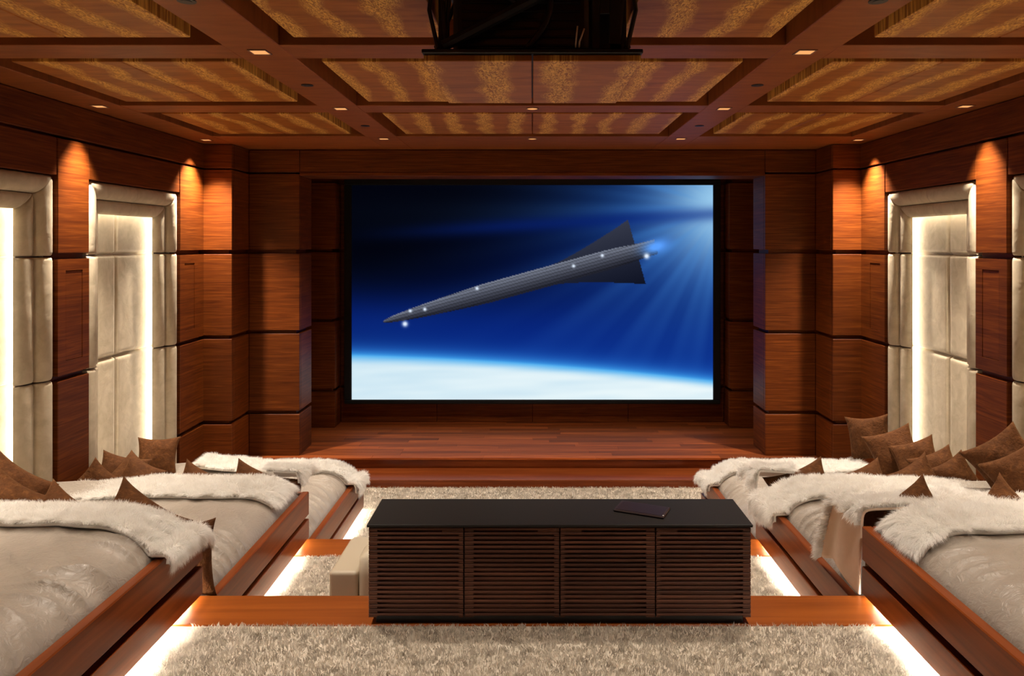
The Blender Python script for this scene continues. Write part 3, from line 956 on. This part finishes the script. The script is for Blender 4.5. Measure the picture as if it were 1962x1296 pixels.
# ------------------------------------------------------------------ cushions
def cushion_mesh(a, t, seed):
    nz = SinNoise(seed); nz2 = SinNoise(seed+9)
    n = 25
    q = np.linspace(-1, 1, n)
    q = np.sign(q)*np.abs(q)**.85
    U, V_ = np.meshgrid(q, q, indexing='ij')
    pin = lambda x, y: x*(1-.15*(1-y*y)*np.abs(x)**2)
    X, Z = a*pin(U, V_), a*pin(V_, U)
    h = t*((1-np.abs(U)**2.2)*(1-np.abs(V_)**2.2)).clip(0, 1)**.55
    w_ = 1-np.maximum(np.abs(U), np.abs(V_))**4
    fr = h*(1+.16*nz(U*3.5, V_*3.5))+.030*nz2(U*7, V_*7)*w_*(h/t)
    bk = h*(1+.10*nz(U*3+5, V_*3))
    A = np.stack([X, -fr, Z], -1).reshape(-1, 3); B = np.stack([X, bk, Z], -1).reshape(-1, 3)
    V = np.concatenate([A, B]); quads = np.concatenate([grid_quads(n, n), grid_quads(n, n, off=n*n, flip=True)])
    me = np_mesh('cushion', V, quads)
    import bmesh
    bm = bmesh.new(); bm.from_mesh(me); bmesh.ops.remove_doubles(bm, verts=bm.verts, dist=.0008)
    bmesh.ops.recalc_face_normals(bm, faces=bm.faces)
    bm.to_mesh(me); bm.free()
    me.materials.append(M['velvet'])
    return me
CUSH = [cushion_mesh(1.0, .44, i) for i in range(4)]

def cushion(c, half, yaw, tilt, roll, lab, group, var=0, flat=1.0):
    o = bpy.data.objects.new('cushion', CUSH[var % 4]); COL.objects.link(o)
    R = Matrix.Rotation(math.radians(yaw), 4, 'Z') @ Matrix.Rotation(math.radians(tilt), 4, 'X') @ Matrix.Rotation(math.radians(roll), 4, 'Y')
    o.matrix_world = Matrix.Translation(c) @ R @ Matrix.Diagonal((half, half*flat, half, 1))
    tag(o, lab, 'cushion', group)
    return o

def cushion_peak(px, d, half, yaw, tilt, roll, lab, group, var):
    """px: photo pixel of the highest corner"""
    R = Matrix.Rotation(math.radians(yaw), 3, 'Z') @ Matrix.Rotation(math.radians(tilt), 3, 'X') @ Matrix.Rotation(math.radians(roll), 3, 'Y')
    c = max((R @ Vector((sx*half, 0, half)) for sx in (-1, 1)), key=lambda q: q.z)
    return cushion(Vector(P(px[0], px[1], d))-c, half, yaw, tilt, roll, lab, group, var)
GW, GB = 'velvet cushions by the padded niches', 'velvet backrest cushions along the near edge of the beds'
SA, TA = "sofa arm's side", "tablet's side"
# (photo pixel of the top corner, depth, half size, yaw, tilt, roll, label, group)
CL = [
 ((264, 838), 6.75, .18, 25, -25, 5, 'velvet cushion propped highest against the niche, lowest bed, '+SA, GW),
 ((198, 862), 5.98, .19, 40, -25, 22, 'velvet cushion tucked in the niche corner, lowest bed, '+SA, GW),
 ((252, 862), 6.05, .21, -5, -40, 24, 'velvet cushion lying back on the pile, lowest bed, '+SA, GW),
 ((183, 876), 5.55, .14, 10, -12, 40, 'rounded tan-lit velvet cushion beside the wall pier, lowest bed', GB),
 ((250, 878), 5.64, .18, 5, -15, 36, 'tan-lit velvet cushion standing on its corner, lowest bed, '+SA, GB),
 ((358, 879), 5.64, .20, -2, -12, 22, 'velvet cushion with one corner above white fur, lowest bed, '+SA, GB),
 ((457, 878), 5.62, .24, -2, -12, 18, 'velvet cushion with a sharp corner beside the small fur, lowest bed, '+SA, GB),
 ((582, 914), 5.50, .19, 3, -6, -2, 'velvet cushion at the foot end under the small fur, lowest bed, '+SA, GB),
 ((-12, 850), 4.75, .24, 35, -18, 42, 'large dark velvet cushion leaning in the niche, middle bed, '+SA, GW),
 ((-6, 890), 4.25, .21, 20, -26, 34, 'dark velvet cushion slumped before the large one, middle bed, '+SA, GW),
 ((102, 917), 3.90, .20, 5, -14, 32, 'small velvet cushion corner between furs, middle bed, '+SA, GB),
 ((237, 912), 3.86, .225, -2, -10, 29, 'velvet cushion with a tall sharp corner, middle bed, '+SA, GB),
 ((414, 992), 3.79, .20, 2, -5, -3, 'velvet backrest cushion at the foot end, middle bed, '+SA, GB),
 ((1701, 793), 6.85, .215, -52, -10, -14, 'tall velvet cushion standing by the stage pillar, lowest bed, '+TA, GW),
 ((1741, 810), 6.45, .21, -30, -20, -24, 'velvet cushion leaning beside the tall one, lowest bed, '+TA, GW),
 ((1786, 832), 6.20, .19, -45, -24, -26, 'velvet cushion pressed to the quilted panel, lowest bed, '+TA, GW),
 ((1818, 851), 5.98, .18, -30, -24, -28, 'dark velvet cushion low in the niche corner, lowest bed, '+TA, GW),
 ((1842, 861), 5.66, .17, -8, -14, -30, 'velvet cushion with a pointed ear beside the wall pier, lowest bed, '+TA, GB),
 ((1772, 865), 5.64, .21, 10, -16, -22, 'broad velvet cushion peeking over fur near the wall, lowest bed, '+TA, GB),
 ((1682, 876), 5.64, .21, 4, -14, -18, 'velvet cushion with a low sharp corner over fur, lowest bed, '+TA, GB),
 ((1573, 874), 5.62, .25, 4, -14, -17, 'velvet cushion with a long sloping top, lowest bed, '+TA, GB),
 ((1941, 807), 5.05, .21, -30, -10, -38, 'tall dark velvet cushion standing in the niche, middle bed, '+TA, GW),
 ((1988, 835), 4.75, .21, -40, -12, -36, 'dark velvet cushion behind the tall one, middle bed, '+TA, GW),
 ((1915, 905), 3.90, .22, 4, -12, -44, 'velvet cushion rounded above the fur, middle bed, '+TA, GB),
 ((1768, 907), 3.86, .195, 2, -10, -30, 'velvet cushion with a tall corner, middle bed, '+TA, GB),
]
for i, (pc, d, h, yw, ti, ro, lab, grp) in enumerate(CL):
    cushion_peak(pc, d, h, yw, ti, ro, lab, grp, i)
cushion((1.90, 3.79, 1.06), .20, -3, -5, -3, 'velvet backrest cushion at the foot end, middle bed, '+TA, GB, 2)

# ------------------------------------------------------------------ slatted cabinet
def cabinet():
    x0, x1, y0, y1 = -.765, 1.020, 3.40, 3.73
    zb, zt = .883, 1.321
    root = empty('slatted_cabinet', ((x0+x1)/2, (y0+y1)/2, ZA))
    tag(root, 'long low dark walnut cabinet with four slatted doors and black top', 'cabinet')
    def part(nm, m, mat): return at(m.build(nm, mat), root)
    part('plinth', MB().cbox(x0+.03, x1-.03, y0+.03, y1-.06, ZA+.012, zb, .003), M['black'])
    part('body', MB().box(x0+.012, x1-.012, y0+.050, y1-.004, zb, zt-.016), M['cab'])
    part('top', MB().cbox(x0-.004, x1+.004, y0-.012, y1, zt-.014, zt, .003), M['cabtop'])
    n = 20
    pit = (zt-.018-zb)/n
    sd = MB()
    for s_, xx in ((-1, x0), (1, x1)):
        for i in range(n):
            z = zb+i*pit
            MBs = MB().cbox(xx-s_*.014 if s_ < 0 else xx-.014, xx if s_ > 0 else xx, y0+.024, y1-.006, z+.001, z+pit-.003, .003)
            part('side_slat', MBs, M['cab'])
    wd = (x1-x0)/4
    slat = MB().cbox(0, wd-.006, 0, .012, 0, pit*.52, .002).mesh('slat')
    for k in range(4):
        a = x0+k*wd+.003; b_ = a+wd-.006
        door = part('door', MB().box(a, b_, y0+.042, y0+.049, zb+.002, zt-.018), M['cab'])
        lw, rw = (.040, .020) if k in (0, 1) else (.020, .040)
        if k == 1: lw, rw = .042, .022
        if k == 3: lw, rw = .018, .036
        for i in range(n):
            z = zb+i*pit
            o = link('slat', slat, M['cab']); o.location = (a, y0, z+pit*.40); o.parent = door
            o.matrix_parent_inverse = Matrix.Translation(root.location).inverted() @ Matrix.Translation((0,0,0))
        for xa_, xb_ in ((a, a+lw), (b_-rw, b_)):
            st_ = MB().box(xa_, xb_, y0+.0165, y0+.043, zb+.002, zt-.02)
            for i in range(n):
                z = zb+i*pit
                st_.box(xa_, xb_, y0+.002, y0+.0165, z+.0015, z+pit*.40)
            st_.build('stile', M['cab'], door)
        hx = (b_-.10, b_-.004) if k in (0, 1) else (a+.004, a+.10)
        hd = MB().cbox(hx[0], hx[1], y0+.001, y0+.018, zt-.040, zt-.029, .002).build('finger_pull', M['cab']); hd.parent = door
        for q in door.children:
            q.matrix_parent_inverse = Matrix.Identity(4)
cabinet()
# tablet on the cabinet
tr = empty('tablet', P(1230, 975, 3.57)); tr.location.z = 1.321
tag(tr, 'dark tablet lying askew on the black cabinet top', 'tablet')
tr.rotation_euler = (0, 0, math.radians(-24))
MB().cbox(-.125, .125, -.072, .072, .0, .010, .004).build('case', M['tablet'], tr)
MB().cbox(-.112, .112, -.060, .060, .0095, .0112, .0005).build('display', plain('tablet_glass', (.014,.004,.004,1), .4), tr)
MB().disc((.118, -.052, .0095), .004, .0015, 12).build('button', M['white_plastic'], tr)

# ------------------------------------------------------------------ sofa
def sofa():
    root = empty('leather_sofa', (0, 4.45, ZB))
    tag(root, 'low cream leather sofa on the middle tier behind the slatted cabinet', 'sofa')
    def part(nm, m, bev=.025):
        o = at(m.build(nm, M['leather'], None, True), root)
        b = o.modifiers.new('bevel', 'BEVEL'); b.width = bev; b.segments = 3
        o.modifiers.new('wn', 'WEIGHTED_NORMAL')
        return o
    z = ZB+.010
    for s in (-1, 1):
        # arm: outline in yz with a rounded front
        pts = [(4.00, z+.05), (4.00, z+.405), (4.46, z+.400), (4.56, z+.375), (4.62, z+.30), (4.63, z+.05)]
        V = [(s*.955, y, q) for y, q in pts]+[(s*1.115, y, q) for y, q in pts]
        n = len(pts)
        part('arm', MB().add(V, [tuple(range(n)), tuple(reversed(range(n, 2*n)))]+[(i, i+n, (i+1) % n+n, (i+1) % n) for i in range(n)]), .02)
    part('back', MB().box(-.95, .95, 3.96, 4.16, z+.05, z+.52), .05)
    part('base', MB().box(-.95, .95, 4.0, 4.72, z+.05, z+.20), .02)
    for k in range(3):
        part('seat_cushion', MB().box(-.945+k*.632, -.945+k*.632+.626, 4.165, 4.76, z+.20, z+.34), .04)
    for x in (-1.04, 1.04):
        for y in (4.05, 4.58):
            at(MB().cbox(x-.03, x+.03, y-.03, y+.03, z-.005, z+.052, .004).build('foot', M['cab']), root)
sofa()

# ------------------------------------------------------------------ projector on its lift
def projector():
    X0, X1, Y0, Y1 = LIFT[0]+.02, LIFT[1]-.02, 2.82, 3.67
    zb = HC+.70
    root = empty('projector_lift', (0, 3.2, zb))
    tag(root, 'black projector on a scissor lift lowered through the coffered ceiling', 'projector lift')
    def part(nm, m, mat=M['black'], sm=False): return at(m.build(nm, mat, None, sm), root)
    for a, b_ in ((X0, -.003), (.003, X1)):
        part('closing_panel', MB().cbox(a, b_, Y0, Y1, zb, zb+.026, .003), M['gold'])
    part('tray', MB().cbox(X0-.005, X1+.005, Y0-.02, Y1, zb+.0265, zb+.043, .003))
    zt = 3.82
    for s in (-1, 1):
        for y in (Y0+.04, Y1-.06):
            part('post', MB().cbox(s*.355-.012, s*.355+.012, y-.012, y+.012, zb+.043, zt, .003))
        sc = MB()
        sc.tube([(s*.372, Y0+.02, zb+.06), (s*.372, Y1-.10, zt-.01)], .011, 6)
        part('scissor_arm', sc)
        sc = MB(); sc.tube([(s*.388, Y1-.10, zb+.06), (s*.388, Y0+.02, zt-.01)], .011, 6)
        part('scissor_arm', sc)
        sc = MB(); sc.tube([(s*.365, Y0+.0, zb+.05), (s*.40, Y0+.01, zb+.20), (s*.385, Y0+.01, zb+.33), (s*.41, Y0, zt-.02)], .009, 6)
        part('cable', sc, M['blackgloss'])
    for s in (-1, 1):
        for j, (xo, yo) in enumerate(((.33, .03), (.315, .05), (.345, .08))):
            part('cable', MB().tube([(s*(xo+.02*math.sin(3*t+j)), Y0+yo, zb+.045+t*(zt-zb-.06)) for t in np.linspace(0, 1, 7)], .010, 6), M['blackgloss'], True)
    part('cross_brace', MB().tube([(-.345, Y0+.012, zb+.062), (-.05, Y0+.012, zb+.215), (.16, Y0+.012, zb+.32), (.34, Y0+.012, zt-.05)], [.022, .022, .02, .02], 8))
    part('cross_brace', MB().tube([(-.30, Y0+.03, zt-.05), (-.06, Y0+.03, zb+.235)], .018, 8))
    part('hose', MB().tube([(-.02+.09*math.sin(t*math.pi*.55), Y0+.02, zb+.055+.19*t) for t in np.linspace(0, 1, 10)], .013, 8), M['blackgloss'], True)
    b = part('projector_body', MB().cbox(-.315, .225, Y0+.07, Y1-.10, zb+.050, zb+.33, .02), M['blackgloss'])
    for i in range(7):
        v = MB().cbox(-.28, .19, Y0+.062, Y0+.072, zb+.075+i*.034, zb+.083+i*.034, .001).build('vent_slat', M['black']); at(v, root)
    part('lens_barrel', MB().disc((-.04, Y1-.11, zb+.19), .065, .07, 24, 'y'), M['blackgloss'], False)
    part('rear_plate', MB().cbox(-.37, .262, Y1-.16, Y1-.15, zb+.045, zt-.03, .002).cbox(.30, .37, Y1-.16, Y1-.15, zb+.045, zt-.03, .002).cbox(.2621, .2999, Y1-.16, Y1-.15, zb+.20, zt-.03, .002))
    part('top_plate', MB().cbox(-.39, .39, Y0, Y1-.02, zt-.03, zt, .003))
    part('side_plate', MB().cbox(.27, .345, Y0+.02, Y0+.028, zb+.05, zb+.075, .002).cbox(.232, .262, Y0+.02, Y0+.03, zb+.05, zt-.03, .002)
         .cbox(.300, .345, Y0+.02, Y0+.03, zb+.05, zt-.03, .002).cbox(.262, .30, Y0+.02, Y0+.03, zb+.19, zt-.03, .002))
    for (x, l) in ((.172, .060), (.186, .050)):
        part('white_lead', MB().tube([(x-.006, Y0-.002, zb+.052), (x-.004, Y0-.004, zb+.075), (x+(x-.17)*.9, Y0-.004, zb+.075+l)], .0032, 6), M['white_plastic'], True)
projector()
